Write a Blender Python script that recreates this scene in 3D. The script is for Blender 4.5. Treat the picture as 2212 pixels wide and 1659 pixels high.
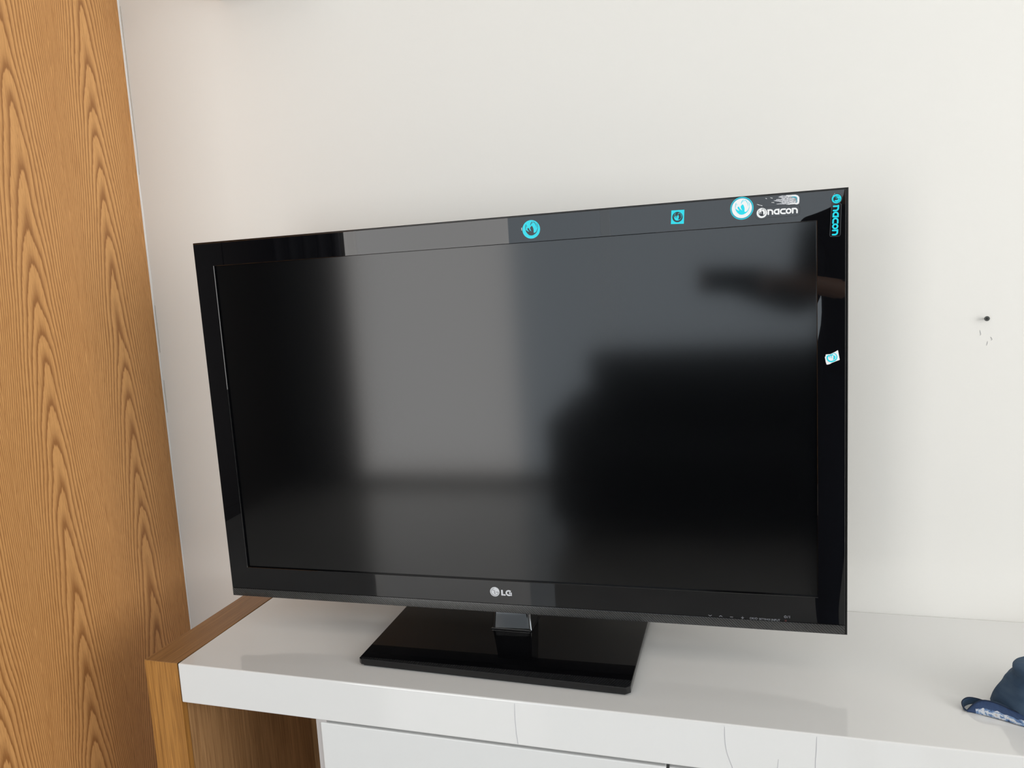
import bpy, bmesh, math, random
from math import sin, cos, pi, radians, atan2, hypot
from mathutils import Vector, Matrix, noise
random.seed(7)
for o in list(bpy.data.objects): bpy.data.objects.remove(o, do_unlink=True)
S = bpy.context.scene
COL = S.collection
ZT = 0.75                      # height of the console top above the floor

# ------------------------------------------------------------------ camera
F, YAW, PITCH, ROLL = 1574.85, 0.2923, 0.1250, -0.0568
CAM = Vector((0.4664, -1.2777, ZT + 0.5651))
fw = Vector((-sin(YAW)*cos(PITCH), cos(YAW)*cos(PITCH), -sin(PITCH)))
rt = fw.cross(Vector((0, 0, 1))).normalized(); up = rt.cross(fw)
r2 = cos(ROLL)*rt + sin(ROLL)*up; u2 = -sin(ROLL)*rt + cos(ROLL)*up
cd = bpy.data.cameras.new('camera'); cam = bpy.data.objects.new('camera', cd); COL.objects.link(cam)
cd.sensor_fit = 'HORIZONTAL'; cd.sensor_width = 36; cd.lens = F/2212*36; cd.clip_start = 0.01
cam.matrix_world = Matrix(((r2.x, u2.x, -fw.x, CAM.x), (r2.y, u2.y, -fw.y, CAM.y), (r2.z, u2.z, -fw.z, CAM.z), (0, 0, 0, 1)))
S.camera = cam
# ------------------------------------------------------------------ world, window light, exposure
w = bpy.data.worlds.new('world'); S.world = w; w.use_nodes = True
bg = w.node_tree.nodes['Background']; bg.inputs[0].default_value = (0.75, 0.87, 1.0, 1); bg.inputs[1].default_value = 0.35
def area(name, loc, rot, sx, sy, power, col):
    l = bpy.data.lights.new(name, 'AREA'); l.shape = 'RECTANGLE'; l.size = sx; l.size_y = sy
    l.energy = power; l.color = col
    o = bpy.data.objects.new(name, l); o.location = loc; o.rotation_euler = rot; COL.objects.link(o); return o
area('daylight_right', (3.16, -1.85, 1.55), (0, radians(90), 0), 1.76, 2.06, 39, (1.0, 0.99, 0.97))
area('daylight_far_left', (-1.26, -3.66, 1.22), (radians(90), 0, 0), 1.12, 2.30, 21, (1.0, 0.975, 0.945))
area('daylight_far_right', (0.45, -3.66, 1.22), (radians(90), 0, 0), 2.30, 2.30, 21, (0.83, 0.925, 1.0))
V = S.view_settings; V.view_transform = 'Standard'; V.look = 'None'; V.gamma = 1; V.use_curve_mapping = False
V.exposure = 0.68

# ------------------------------------------------------------------ materials
def new_mat(name, col=(0.8, 0.8, 0.8), rough=0.5, spec=0.5, coat=0.0, metal=0.0, coat_rough=0.03, ior=1.5):
    m = bpy.data.materials.new(name); m.use_nodes = True
    b = m.node_tree.nodes['Principled BSDF']
    b.inputs['Base Color'].default_value = (*col, 1); b.inputs['Roughness'].default_value = rough
    b.inputs['Specular IOR Level'].default_value = spec; b.inputs['Coat Weight'].default_value = coat
    b.inputs['Coat Roughness'].default_value = coat_rough; b.inputs['Metallic'].default_value = metal
    b.inputs['IOR'].default_value = ior
    return m
def srgb(r, g, b): return tuple(((c/255)/12.92 if c <= 10 else ((c/255+0.055)/1.055)**2.4) for c in (r, g, b))
class NT:
    def __init__(s, m): s.t = m.node_tree; s.n = s.t.nodes; s.b = s.n['Principled BSDF']
    def add(s, typ, **k):
        x = s.n.new(typ)
        for a, v in k.items(): setattr(x, a, v)
        return x
    def link(s, a, b): s.t.links.new(a, b)
    def math(s, op, a, b=None, c=None):
        x = s.n.new('ShaderNodeMath'); x.operation = op
        for i, v in enumerate((a, b, c)):
            if v is None: continue
            if isinstance(v, (int, float)): x.inputs[i].default_value = v
            else: s.link(v, x.inputs[i])
        return x.outputs[0]
    def ramp(s, fac, stops):
        x = s.n.new('ShaderNodeValToRGB'); e = x.color_ramp.elements
        while len(e) < len(stops): e.new(0.5)
        for el, (p, c) in zip(e, stops): el.position = p; el.color = (*c, 1)
        s.link(fac, x.inputs[0]); return x.outputs[0]
    def noise(s, vec, scale, detail=3, rough=0.5):
        x = s.n.new('ShaderNodeTexNoise'); x.inputs['Scale'].default_value = scale
        x.inputs['Detail'].default_value = detail; x.inputs['Roughness'].default_value = rough
        s.link(vec, x.inputs['Vector']); return x.outputs['Fac']
    def scaled(s, vec, sc, loc=(0, 0, 0)):
        x = s.n.new('ShaderNodeMapping'); x.inputs['Scale'].default_value = sc; x.inputs['Location'].default_value = loc
        s.link(vec, x.inputs['Vector']); return x.outputs[0]
    def mix(s, fac, a, b, mode='MIX'):
        x = s.n.new('ShaderNodeMix'); x.data_type = 'RGBA'; x.blend_type = mode
        if isinstance(fac, (int, float)): x.inputs[0].default_value = fac
        else: s.link(fac, x.inputs[0])
        for i, v in ((6, a), (7, b)):
            if isinstance(v, tuple): x.inputs[i].default_value = (*v, 1)
            else: s.link(v, x.inputs[i])
        return x.outputs[2]
    def bump(s, h, strength, dist=0.001):
        x = s.n.new('ShaderNodeBump'); x.inputs['Strength'].default_value = strength; x.inputs['Distance'].default_value = dist
        s.link(h, x.inputs['Height']); s.link(x.outputs[0], s.b.inputs['Normal'])

def wall_mat(name, col):
    m = new_mat(name, col, 0.55, 0.35); t = NT(m)
    co = t.add('ShaderNodeTexCoord').outputs['Object']
    n = t.noise(co, 2.2, 3); t.link(t.mix(n, col, tuple(c*0.965 for c in col)), t.b.inputs['Base Color'])
    t.bump(t.noise(co, 160, 3), 0.12, 0.0006); return m
M_wall = wall_mat('wall_paint', (0.83, 0.818, 0.782))
M_ceil = wall_mat('ceiling_paint', (0.85, 0.84, 0.82))
M_greywall = wall_mat('grey_paint', (0.30, 0.29, 0.28))

def tile_mat():
    m = new_mat('floor_tile', (0.5, 0.48, 0.45), 0.10, 0.5, coat=1.0); t = NT(m)
    co = t.add('ShaderNodeTexCoord').outputs['Object']
    n = t.noise(co, 3, 5); t.link(t.ramp(n, [(0.3, (0.50, 0.49, 0.47)), (0.7, (0.60, 0.59, 0.56))]), t.b.inputs['Base Color']); return m
M_floor = tile_mat()

def oak_panel_mat():
    # flat-sawn oak veneer: nested arches round two upright hearts, in the plane of the panel (y across, z up)
    m = new_mat('oak_veneer', (0.5, 0.3, 0.13), 0.42, 0.4); t = NT(m)
    co = t.add('ShaderNodeTexCoord').outputs['Object']
    sx = t.add('ShaderNodeSeparateXYZ'); t.link(co, sx.inputs[0]); Y = sx.outputs[1]; Z = sx.outputs[2]
    big = t.noise(t.scaled(co, (1, 5.0, 1.3)), 1.6, 2)
    wob = t.noise(t.scaled(co, (1, 7, 2.2), (3, 1, 2)), 1.5, 2)
    jag = t.noise(t.scaled(co, (1, 420, 36)), 1.0, 2)
    drift = t.math('MULTIPLY', t.math('SUBTRACT', big, 0.5), 0.022)
    Yd = t.math('ADD', t.math('ADD', Y, drift), t.math('MULTIPLY', t.math('SUBTRACT', Z, 1.2), -0.006))
    # distance to the nearest heart; veneer leaves repeat every 0.176 m
    P = 0.174
    u = t.math('PINGPONG', t.math('ADD', Yd, 0.097 + 4*P), P/2)
    near = t.math('SQRT', t.math('ADD', t.math('MULTIPLY', u, u), 0.0055**2))
    lift = t.math('MULTIPLY', near, 38.0)
    sat = t.math('ADD', lift, t.math('MULTIPLY', t.math('MULTIPLY', u, u), 1600.0))
    f = t.math('ADD', t.math('MULTIPLY', Z, 13.0), sat)
    f = t.math('ADD', f, t.math('MULTIPLY', t.math('SUBTRACT', wob, 0.5), 3.6))
    f = t.math('ADD', f, t.math('MULTIPLY', t.math('SUBTRACT', jag, 0.5), 0.30))
    saw = t.math('FRACT', f)
    tri = t.math('PINGPONG', f, 0.5)
    ring = t.ramp(saw, [(0.0, (1, 1, 1)), (0.10, (0.92, 0.92, 0.92)), (0.36, (0.30, 0.30, 0.30)), (0.60, (0, 0, 0)), (0.93, (0.0, 0.0, 0.0)), (1.0, (0.9, 0.9, 0.9))])
    fine = t.noise(t.scaled(co, (1, 620, 9)), 1.0, 3, 0.6)
    pore = t.noise(t.scaled(co, (1, 900, 55)), 1.0, 2, 0.5)
    tone = t.noise(t.scaled(co, (1, 9, 1.1), (5, 5, 5)), 1.0, 2)
    base = t.mix(tone, (0.67, 0.335, 0.115), (0.745, 0.402, 0.152))
    c = t.mix(t.math('MULTIPLY', ring, 0.86), base, (0.290, 0.112, 0.030))
    c = t.mix(t.ramp(fine, [(0.50, (0, 0, 0)), (0.72, (0.42, 0.42, 0.42))]), c, (0.36, 0.145, 0.037))
    c = t.mix(t.ramp(pore, [(0.56, (0, 0, 0)), (0.70, (0.30, 0.30, 0.30))]), c, (0.30, 0.115, 0.03))
    t.link(c, t.b.inputs['Base Color']); t.bump(ring, -0.10, 0.0004); return m
M_oak = oak_panel_mat()

def straight_oak(name, axis, dark, light, deep):
    m = new_mat(name, light, 0.38, 0.45); t = NT(m)
    co = t.add('ShaderNodeTexCoord').outputs['Object']
    k = [1, 1, 1]; lo = {0: (7, 260, 260), 1: (260, 7, 260), 2: (260, 260, 7)}[axis]; mid = {0: (1.2, 40, 40), 1: (40, 1.2, 40), 2: (40, 40, 1.2)}[axis]
    a = t.noise(t.scaled(co, lo), 1.0, 4, 0.6); b = t.noise(t.scaled(co, mid), 1.0, 3)
    d = t.noise(t.scaled(co, tuple(v*1.9 for v in lo), (2, 3, 4)), 1.0, 2)
    c = t.mix(t.ramp(b, [(0.3, (0, 0, 0)), (0.7, (1, 1, 1))]), dark, light)
    c = t.mix(t.ramp(a, [(0.46, (0, 0, 0)), (0.68, (0.75, 0.75, 0.75))]), c, deep)
    c = t.mix(t.ramp(d, [(0.56, (0, 0, 0)), (0.72, (0.35, 0.35, 0.35))]), c, tuple(min(1, v*1.7) for v in light))
    t.link(c, t.b.inputs['Base Color']); t.bump(a, 0.15, 0.0003); return m
M_post = straight_oak('oak_lipping_upright', 2, (0.33, 0.145, 0.030), (0.44, 0.205, 0.048), (0.20, 0.078, 0.016))
M_rail = straight_oak('oak_lipping_level', 1, (0.28, 0.140, 0.050), (0.34, 0.175, 0.066), (0.19, 0.085, 0.028))
M_inner = straight_oak('brown_oak_panel', 2, (0.31, 0.165, 0.068), (0.42, 0.235, 0.105), (0.20, 0.095, 0.036))

M_white = new_mat('white_lacquer', (0.785, 0.784, 0.775), 0.10, 0.5, coat=0.45, coat_rough=0.0)
M_front = new_mat('white_satin', (0.755, 0.76, 0.755), 0.35, 0.4)
M_carc = new_mat('grey_carcass', (0.52, 0.49, 0.48), 0.6, 0.3)
M_gap = new_mat('shadow_gap', (0.42, 0.42, 0.40), 0.8, 0.2)
M_crack = new_mat('hairline', (0.46, 0.46, 0.50), 0.8, 0.1)
M_scuff = new_mat('scuff', (0.42, 0.42, 0.43), 0.8, 0.1)
M_caulk = new_mat('caulk', (0.86, 0.85, 0.83), 0.7, 0.3)
M_seam = new_mat('caulk_crack', (0.55, 0.50, 0.45), 0.9, 0.1)
M_bezel = new_mat('piano_black', (0.0035, 0.0036, 0.0045), 0.012, 0.5)
M_frame = new_mat('black_frame', (0.004, 0.004, 0.004), 0.2, 0.3)
M_case = new_mat('black_casing', (0.012, 0.012, 0.012), 0.5, 0.4)
def trim_mat():
    m = new_mat('ribbed_black', (0.010, 0.010, 0.010), 0.14, 0.8); t = NT(m)
    co = t.add('ShaderNodeTexCoord').outputs['Object']
    wv = t.add('ShaderNodeTexWave', bands_direction='DIAGONAL'); wv.inputs['Scale'].default_value = 150
    t.link(co, wv.inputs['Vector'])
    t.link(t.mix(wv.outputs['Fac'], (0.008, 0.008, 0.008), (0.040, 0.040, 0.040)), t.b.inputs['Base Color']); return m
M_trim = trim_mat()
M_screen = new_mat('lcd_screen', (0.0018, 0.0020, 0.0024), 0.115, 0.5)
M_grey = new_mat('glossy_grey', (0.02, 0.02, 0.02), 0.08, 0.8)
M_silver = new_mat('silver', (0.66, 0.67, 0.70), 0.30, 0.5, metal=0.15)
M_silver2 = new_mat('silver_line', (0.20, 0.20, 0.21), 0.5, 0.3)
M_chrome = new_mat('chrome', (0.8, 0.8, 0.8), 0.12, 0.5, metal=1)
M_glyph = new_mat('button_print', (0.20, 0.21, 0.23), 0.6, 0.2)
M_led = new_mat('standby_lens', (0.045, 0.010, 0.010), 0.3, 0.4)
M_cyan = new_mat('cyan_print', (0.0, 0.70, 0.84), 0.35, 0.4)
M_teal = new_mat('teal_print', (0.02, 0.38, 0.50), 0.35, 0.4)
M_paper = new_mat('white_vinyl', (0.88, 0.89, 0.90), 0.4, 0.4)
M_ink = new_mat('dark_ink', (0.010, 0.012, 0.018), 0.3, 0.4)
M_clear = new_mat('smoky_film', (0.009, 0.009, 0.011), 0.06, 0.5)
M_rim = new_mat('film_edge', (0.038, 0.039, 0.043), 0.4, 0.4)
def residue_mat():
    m = new_mat('glue_residue', (0.6, 0.6, 0.62), 0.7, 0.2); t = NT(m)
    co = t.add('ShaderNodeTexCoord').outputs['Object']
    n = t.noise(t.scaled(co, (1, 1, 1.4)), 900, 4, 0.7)
    t.link(t.ramp(n, [(0.38, (0.14, 0.15, 0.17)), (0.52, (0.55, 0.56, 0.60)), (0.66, (0.85, 0.86, 0.88))]), t.b.inputs['Base Color']); return m
M_resid = residue_mat()
M_screw = new_mat('dark_steel', (0.09, 0.095, 0.09), 0.4, 0.5, metal=0.6)
M_recess = new_mat('screw_recess', (0.01, 0.01, 0.01), 0.7, 0.3)
def navy_mat():
    m = new_mat('navy_cloth', (0.03, 0.06, 0.12), 0.75, 0.2); t = NT(m)
    co = t.add('ShaderNodeTexCoord').outputs['Object']
    n = t.noise(t.scaled(co, (1, 1, 3)), 30, 4); t.link(t.ramp(n, [(0.3, (0.036, 0.066, 0.115)), (0.72, (0.068, 0.108, 0.165))]), t.b.inputs['Base Color'])
    t.bump(t.noise(co, 900, 2), 0.25, 0.0004); return m
M_navy = navy_mat()
M_stitch = new_mat('hem_stitching', (0.02, 0.03, 0.055), 0.8, 0.2)
def print_mat():
    m = new_mat('printed_cloth', (0.4, 0.5, 0.6), 0.7, 0.2); t = NT(m)
    uv = t.add('ShaderNodeUVMap').outputs[0]
    sx = t.add('ShaderNodeSeparateXYZ'); t.link(uv, sx.inputs[0]); v = sx.outputs[1]; u = sx.outputs[0]
    n = t.noise(t.scaled(uv, (9, 2.2, 1)), 1.3, 3, 0.6)
    pat = t.ramp(n, [(0.30, (0.03, 0.05, 0.09)), (0.36, (0.12, 0.20, 0.38)), (0.44, (0.20, 0.30, 0.47)), (0.50, (0.60, 0.63, 0.68)), (0.60, (0.52, 0.48, 0.46)), (0.68, (0.20, 0.28, 0.42)), (0.78, (0.10, 0.11, 0.12))])
    for nd in t.n:
        if nd.bl_idname == 'ShaderNodeValToRGB': nd.color_ramp.interpolation = 'CONSTANT'
    edge = t.math('ADD', 0.50, t.math('MULTIPLY', t.math('SUBTRACT', t.noise(t.scaled(uv, (12, 0, 1)), 1.0, 2), 0.5), 0.35))
    isb = t.math('GREATER_THAN', v, edge)
    lft = t.math('LESS_THAN', u, 0.17)
    navy = t.mix(t.noise(t.scaled(uv, (30, 3, 1)), 1, 2), (0.022, 0.042, 0.10), (0.05, 0.085, 0.18))
    t.link(t.mix(t.math('MAXIMUM', isb, lft), pat, navy), t.b.inputs['Base Color']); return m
M_print = print_mat()

# ------------------------------------------------------------------ builders
def link(name, bm, mats, parent=None, smooth=False):
    me = bpy.data.meshes.new(name); bm.normal_update(); bm.to_mesh(me); bm.free()
    for m in (mats if isinstance(mats, (list, tuple)) else [mats]): me.materials.append(m)
    if smooth:
        for p in me.polygons: p.use_smooth = True
    o = bpy.data.objects.new(name, me); COL.objects.link(o)
    if parent: o.parent = parent
    return o
def empty(name, loc=(0, 0, 0), rot=(0, 0, 0)):
    o = bpy.data.objects.new(name, None); o.location = loc; o.rotation_euler = rot; o.empty_display_size = 0.1; COL.objects.link(o); return o
def tag(o, label=None, cat=None, kind=None, group=None):
    if label: o['label'] = label
    if cat: o['category'] = cat
    if kind: o['kind'] = kind
    if group: o['group'] = group
    return o
def box(bm, a, b, bev=0.0, seg=2, mi=0):
    g = bmesh.ops.create_cube(bm, size=1.0); vs = g['verts']
    for v in vs: v.co = Vector([a[i] + (v.co[i]+0.5)*(b[i]-a[i]) for i in range(3)])
    fs = set(f for v in vs for f in v.link_faces)
    for f in fs: f.material_index = mi
    if bev > 0:
        es = list(set(e for v in vs for e in v.link_edges))
        r = bmesh.ops.bevel(bm, geom=es, offset=bev, segments=seg, affect='EDGES', profile=0.5)
        for f in r['faces']: f.material_index = mi
def cyl(bm, p0, p1, r0, r1=None, n=20):
    r1 = r0 if r1 is None else r1
    d = Vector(p1)-Vector(p0); L = d.length
    g = bmesh.ops.create_cone(bm, cap_ends=True, segments=n, radius1=r0, radius2=r1, depth=L)
    q = d.to_track_quat('Z', 'Y').to_matrix().to_4x4()
    bmesh.ops.transform(bm, matrix=Matrix.Translation((Vector(p0)+Vector(p1))/2) @ q, verts=g['verts'])
def prism(bm, pts, y0, y1, mi=0):
    """closed outline in x-z, extruded from y0 (front) to y1"""
    a = [bm.verts.new((x, y0, z)) for x, z in pts]; b = [bm.verts.new((x, y1, z)) for x, z in pts]
    fs = [bm.faces.new(a), bm.faces.new(list(reversed(b)))]
    n = len(pts)
    for i in range(n): fs.append(bm.faces.new((a[(i+1) % n], a[i], b[i], b[(i+1) % n])))
    for f in fs: f.material_index = mi
    for f in fs[:2]: f.normal_update()
    bmesh.ops.triangulate(bm, faces=fs[:2], ngon_method='EAR_CLIP')
def fix(bm): bmesh.ops.recalc_face_normals(bm, faces=bm.faces[:])
def stroke(bm, pts, wd, y0, y1, cap='round', mi=0, taper=None):
    """ribbon of width wd along a polyline in x-z, with thickness from y0 to y1"""
    P = [Vector((p[0], p[1])) for p in pts]; n = len(P); L = []; R = []
    for i in range(n):
        a = P[max(i-1, 0)]; b = P[min(i+1, n-1)]; d = (b-a).normalized(); nn = Vector((-d.y, d.x))
        h = wd/2*(taper(i/(n-1)) if taper else 1)
        if 0 < i < n-1:
            d1 = (P[i]-P[i-1]).normalized(); d2 = (P[i+1]-P[i]).normalized(); c = max(0.5, math.sqrt(max(0, (1+d1.dot(d2))/2))); h /= c
        L.append(P[i]+nn*h); R.append(P[i]-nn*h)
    out = list(L)
    if cap == 'round':
        d = (P[-1]-P[-2]).normalized(); a0 = atan2(d.x, -d.y)
        a0 = atan2(L[-1].y-P[-1].y, L[-1].x-P[-1].x); h = (L[-1]-P[-1]).length
        out += [P[-1]+Vector((cos(a0-pi*k/6), sin(a0-pi*k/6)))*h for k in range(1, 6)]
    out += list(reversed(R))
    if cap == 'round':
        a0 = atan2(R[0].y-P[0].y, R[0].x-P[0].x); h = (R[0]-P[0]).length
        out += [P[0]+Vector((cos(a0-pi*k/6), sin(a0-pi*k/6)))*h for k in range(1, 6)]
    prism(bm, [(p.x, p.y) for p in out], y0, y1, mi)
def arc(cx, cz, r, a0, a1, n=16): return [(cx+r*cos(radians(a0+(a1-a0)*k/n)), cz+r*sin(radians(a0+(a1-a0)*k/n))) for k in range(n+1)]
def disc(bm, cx, cz, r, y0, y1, n=48, mi=0): prism(bm, arc(cx, cz, r, 0, 360-360/n, n-1), y0, y1, mi)
def ring(bm, cx, cz, r0, r1, y0, y1, n=48, mi=0):
    vs = [[bm.verts.new((cx+r*cos(2*pi*k/n), y, cz+r*sin(2*pi*k/n))) for k in range(n)] for r, y in ((r0, y0), (r1, y0), (r1, y1), (r0, y1))]
    for q in range(4):
        for k in range(n):
            f = bm.faces.new((vs[q][k], vs[q][(k+1) % n], vs[(q+1) % 4][(k+1) % n], vs[(q+1) % 4][k])); f.material_index = mi
def rrect(x0, x1, z0, z1, r, n=4):
    out = []
    for cx, cz, a in ((x1-r, z1-r, 0), (x0+r, z1-r, 90), (x0+r, z0+r, 180), (x1-r, z0+r, 270)): out += arc(cx, cz, r, a, a+90, n)
    return out

# ------------------------------------------------------------------ setting
XL, XR, YB, H = -2.85, 3.2, -3.7, 2.62
bm = bmesh.new(); box(bm, (XL, YB, -0.08), (XR, 0, 0)); tag(link('floor', bm, M_floor), kind='structure')
bm = bmesh.new(); box(bm, (XL, YB, H), (XR, 0, H+0.08)); tag(link('ceiling', bm, M_ceil), kind='structure')
bm = bmesh.new(); box(bm, (XL, 0, -0.08), (XR, 0.12, H+0.08)); wall_back = tag(link('wall_back', bm, M_wall), kind='structure')
bm = bmesh.new(); box(bm, (XL-0.12, YB, -0.08), (XL, 0.12, H+0.08)); tag(link('wall_left', bm, M_wall), kind='structure')
def holed_wall(name, fixed, lo, hi, along, h0, h1, hz0, hz1, mat):
    bm = bmesh.new()
    a0, a1 = along
    for (s0, s1, z0, z1) in ((a0, h0, -0.08, H+0.08), (h1, a1, -0.08, H+0.08), (h0, h1, -0.08, hz0), (h0, h1, hz1, H+0.08)):
        if fixed == 'x': box(bm, (lo, s0, z0), (hi, s1, z1))
        else: box(bm, (s0, lo, z0), (s1, hi, z1))
    return tag(link(name, bm, mat), kind='structure')
holed_wall('wall_right', 'x', XR, XR+0.12, (YB, 0.12), -2.9, -0.8, 0.65, 2.45, M_wall)
holed_wall('wall_front', 'y', YB-0.12, YB, (XL, XR), -1.84, 1.62, 0.05, 2.40, M_wall)
M_wframe = new_mat('window_frame', (0.75, 0.75, 0.74), 0.4)
M_glass = new_mat('window_glass', (1, 1, 1), 0.02, 0.5); M_glass.node_tree.nodes['Principled BSDF'].inputs['Transmission Weight'].default_value = 1.0
def window(name, fixed, pos, a0, a1, z0, z1):
    t = tag(empty(name, (0, 0, 0)), kind='structure')
    bm = bmesh.new(); f = 0.05
    m_ = (a0+a1)/2
    for (s0, s1, q0, q1) in ((a0, a1, z0, z0+f), (a0, a1, z1-f, z1), (a0, a0+f, z0+f, z1-f), (a1-f, a1, z0+f, z1-f), (m_-0.03, m_+0.03, z0+f, z1-f)):
        if fixed == 'x': box(bm, (pos, s0, q0), (pos+0.05, s1, q1), 0.004)
        else: box(bm, (s0, pos, q0), (s1, pos+0.05, q1), 0.004)
    link('window_frame', bm, M_wframe, t)
    for (s0, s1) in ((a0+f, m_-0.03), (m_+0.03, a1-f)):
        bm = bmesh.new()
        if fixed == 'x': box(bm, (pos+0.022, s0, z0+f), (pos+0.027, s1, z1-f))
        else: box(bm, (s0, pos+0.022, z0+f), (s1, pos+0.027, z1-f))
        link('pane', bm, M_glass, t)
window('window_1', 'x', XR+0.05, -2.9, -0.8, 0.65, 2.45)
window('window_2', 'y', YB-0.10, -1.84, 1.62, 0.05, 2.40)

# thin caulk line where the painted wall meets the oak panel, with a cracked edge
XP = -0.7013
bm = bmesh.new()
n = 90; pts = []
for k in range(n+1):
    z = 0.02 + (H-0.04)*k/n
    wv = 0.0016 + 0.0022*noise.noise(Vector((0, 0, z*9)))**1 + (0.0034 if 1.62 < z < 1.67 else 0)
    pts.append((XP+max(0.0008, wv+0.0012), z))
rowa = [[bm.verts.new((x_, y_, z_)) for x_, y_ in ((XP-0.0005, -0.0022), (x-0.0006, -0.0012), (x, -0.0002))] for x, z_ in pts]
for a, b in zip(rowa, rowa[1:]):
    for k in range(2): bm.faces.new((a[k], a[k+1], b[k+1], b[k]))
bm.normal_update(); link('caulk', bm, M_caulk, wall_back)['label'] = 'ragged white caulk line beside the oak panel'
for (za, zb, dx) in ((1.60, 1.93, 0.0058), (1.23, 1.33, 0.0046), (1.10, 1.17, 0.0050)):
    bm = bmesh.new(); q = [(XP+dx+0.0014*noise.noise(Vector((dx*900, 0, z*14))), z) for z in [za+(zb-za)*k/24 for k in range(25)]]
    stroke(bm, q, 0.00035, -0.00145, -0.0003, 'round', taper=lambda s: 0.25+0.75*sin(pi*s)); fix(bm); link('hairline_crack', bm, M_seam, wall_back)
# scuffs under the screw
for pts_, wdt in (([(0.8366, 0.4666), (0.8372, 0.4632), (0.8379, 0.4605), (0.8371, 0.4588)], 0.0014), ([(0.8513, 0.4560), (0.8522, 0.4540), (0.8534, 0.4524)], 0.0013), ([(0.8534, 0.4524), (0.8520, 0.4508)], 0.0012), ([(0.8472, 0.4492), (0.8468, 0.4462), (0.8459, 0.4430)], 0.0013)):
    bm = bmesh.new(); stroke(bm, [(x, z+ZT) for x, z in pts_], wdt*0.6, -0.0004, 0.0, 'round', taper=lambda s: 0.45+0.55*sin(pi*s)); fix(bm); link('scuff_mark', bm, M_scuff, wall_back)

# ------------------------------------------------------------------ oak panel at the left
bm = bmesh.new(); box(bm, (XP-0.04, -0.60, 0.0), (XP, 0.0, H), 0.0008)
tag(link('oak_panel', bm, M_oak), 'tall honey-coloured oak veneer panel with arched grain at the left edge', 'wood panel')

# ------------------------------------------------------------------ console
XC, YC, TH, WB = -0.3988, -0.3699, 0.0669, 0.0664
XD = -0.1532; XE = 2.30
con = tag(empty('console', ((XC+XE)/2, -0.19, 0)), 'long white lacquered console with a brown oak end panel, carrying the television', 'console')
def P(o, name, bm, mat, sub=None, smooth=False):
    """child part built in world coordinates"""
    x = link(name, bm, mat, None, smooth); x.parent = sub or o; x.matrix_parent_inverse = Matrix.Translation(-Vector(o.location)) if not sub else Matrix(); return x
bm = bmesh.new(); box(bm, (XC+0.0005, YC, ZT-TH), (XE, -0.0005, ZT), 0.0022, 3)
P(con, 'tabletop', bm, [M_white], smooth=False)['label'] = 'glossy white tabletop slab'
bm = bmesh.new(); XO = XC-WB
# end panel: upright slab with separate lippings
box(bm, (XO, YC+0.012, 0.0), (XC-0.0012, -0.0005, ZT-0.012))
P(con, 'end_panel', bm, M_inner)
bm = bmesh.new(); prism(bm, [(XO, 0.0), (XC-0.0012, 0.0), (XC-0.0012, ZT-0.0008), (XO, ZT-0.0008)], YC+0.001, YC+0.0125); fix(bm)
P(con, 'front_lipping', bm, M_post)
bm = bmesh.new(); box(bm, (XO, YC+0.0012, ZT-0.0125), (XC-0.0012, -0.0005, ZT), 0.0006)
P(con, 'top_lipping', bm, M_rail)
bm = bmesh.new(); box(bm, (XC-0.0012, -0.022, 0.02), (XD, -0.001, ZT-TH)); P(con, 'back_panel', bm, M_inner)
bm = bmesh.new(); box(bm, (XC-0.0013, YC+0.03, 0.0), (XC-0.0004, -0.022, ZT-TH-0.0002)); P(con, 'side_veneer', bm, M_inner)
bm = bmesh.new()
box(bm, (XD, YC+0.004, 0.06), (XD+0.018, -0.001, ZT-TH-0.0005)); box(bm, (XE-0.02, YC+0.02, 0.0), (XE, -0.001, ZT-TH-0.0005))
box(bm, (XD+0.018, YC+0.022, 0.06), (XE-0.02, -0.001, 0.08)); box(bm, (XD+0.018, -0.02, 0.08), (XE-0.02, -0.001, ZT-TH-0.001))
P(con, 'carcass', bm, M_carc)
bm = bmesh.new(); box(bm, (XD+0.018, YC+0.026, 0.08), (XE-0.02, YC+0.030, ZT-TH-0.001)); P(con, 'inner_face', bm, M_gap)
x = XD+0.0085
edges = [x, 0.3760, 0.9130, 1.4500, XE-0.004]
zs = [0.075, 0.285, 0.485, ZT-TH-0.0048]
for i in range(len(edges)-1):
    for j in range(3):
        bm = bmesh.new(); box(bm, (edges[i]+(0.0042 if i else 0), YC+0.0015, zs[j]+0.002), (edges[i+1], YC+0.0195, zs[j+1]-0.002*(j < 2)), 0.0016, 2)
        P(con, 'drawer_front', bm, M_front)
for pts_ in ([(0.1706, -0.0040), (0.1701, -0.020), (0.1700, -0.034), (0.1708, -0.050), (0.1722, -0.0640)],
             [(0.4522, -0.0040), (0.4520, -0.015), (0.4525, -0.028), (0.4545, -0.040), (0.4580, -0.051), (0.4625, -0.0640)],
             [(0.5622, -0.0040), (0.5616, -0.020), (0.5606, -0.036), (0.5604, -0.052), (0.5606, -0.0640)],
             [(0.5170, -0.040), (0.5160, -0.050), (0.5150, -0.060)]):
    bm = bmesh.new(); wd_ = 0.0006 if pts_[0][0] != 0.5170 else 0.0004
    stroke(bm, [(a, b+ZT) for a, b in pts_], wd_, YC-0.0003, YC+0.0002, 'round', taper=lambda s: 0.35+0.65*sin(pi*min(1, s*1.2+.1)) if s < .75 else 0.9); fix(bm)
    P(con, 'hairline_crack', bm, M_crack)

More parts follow.
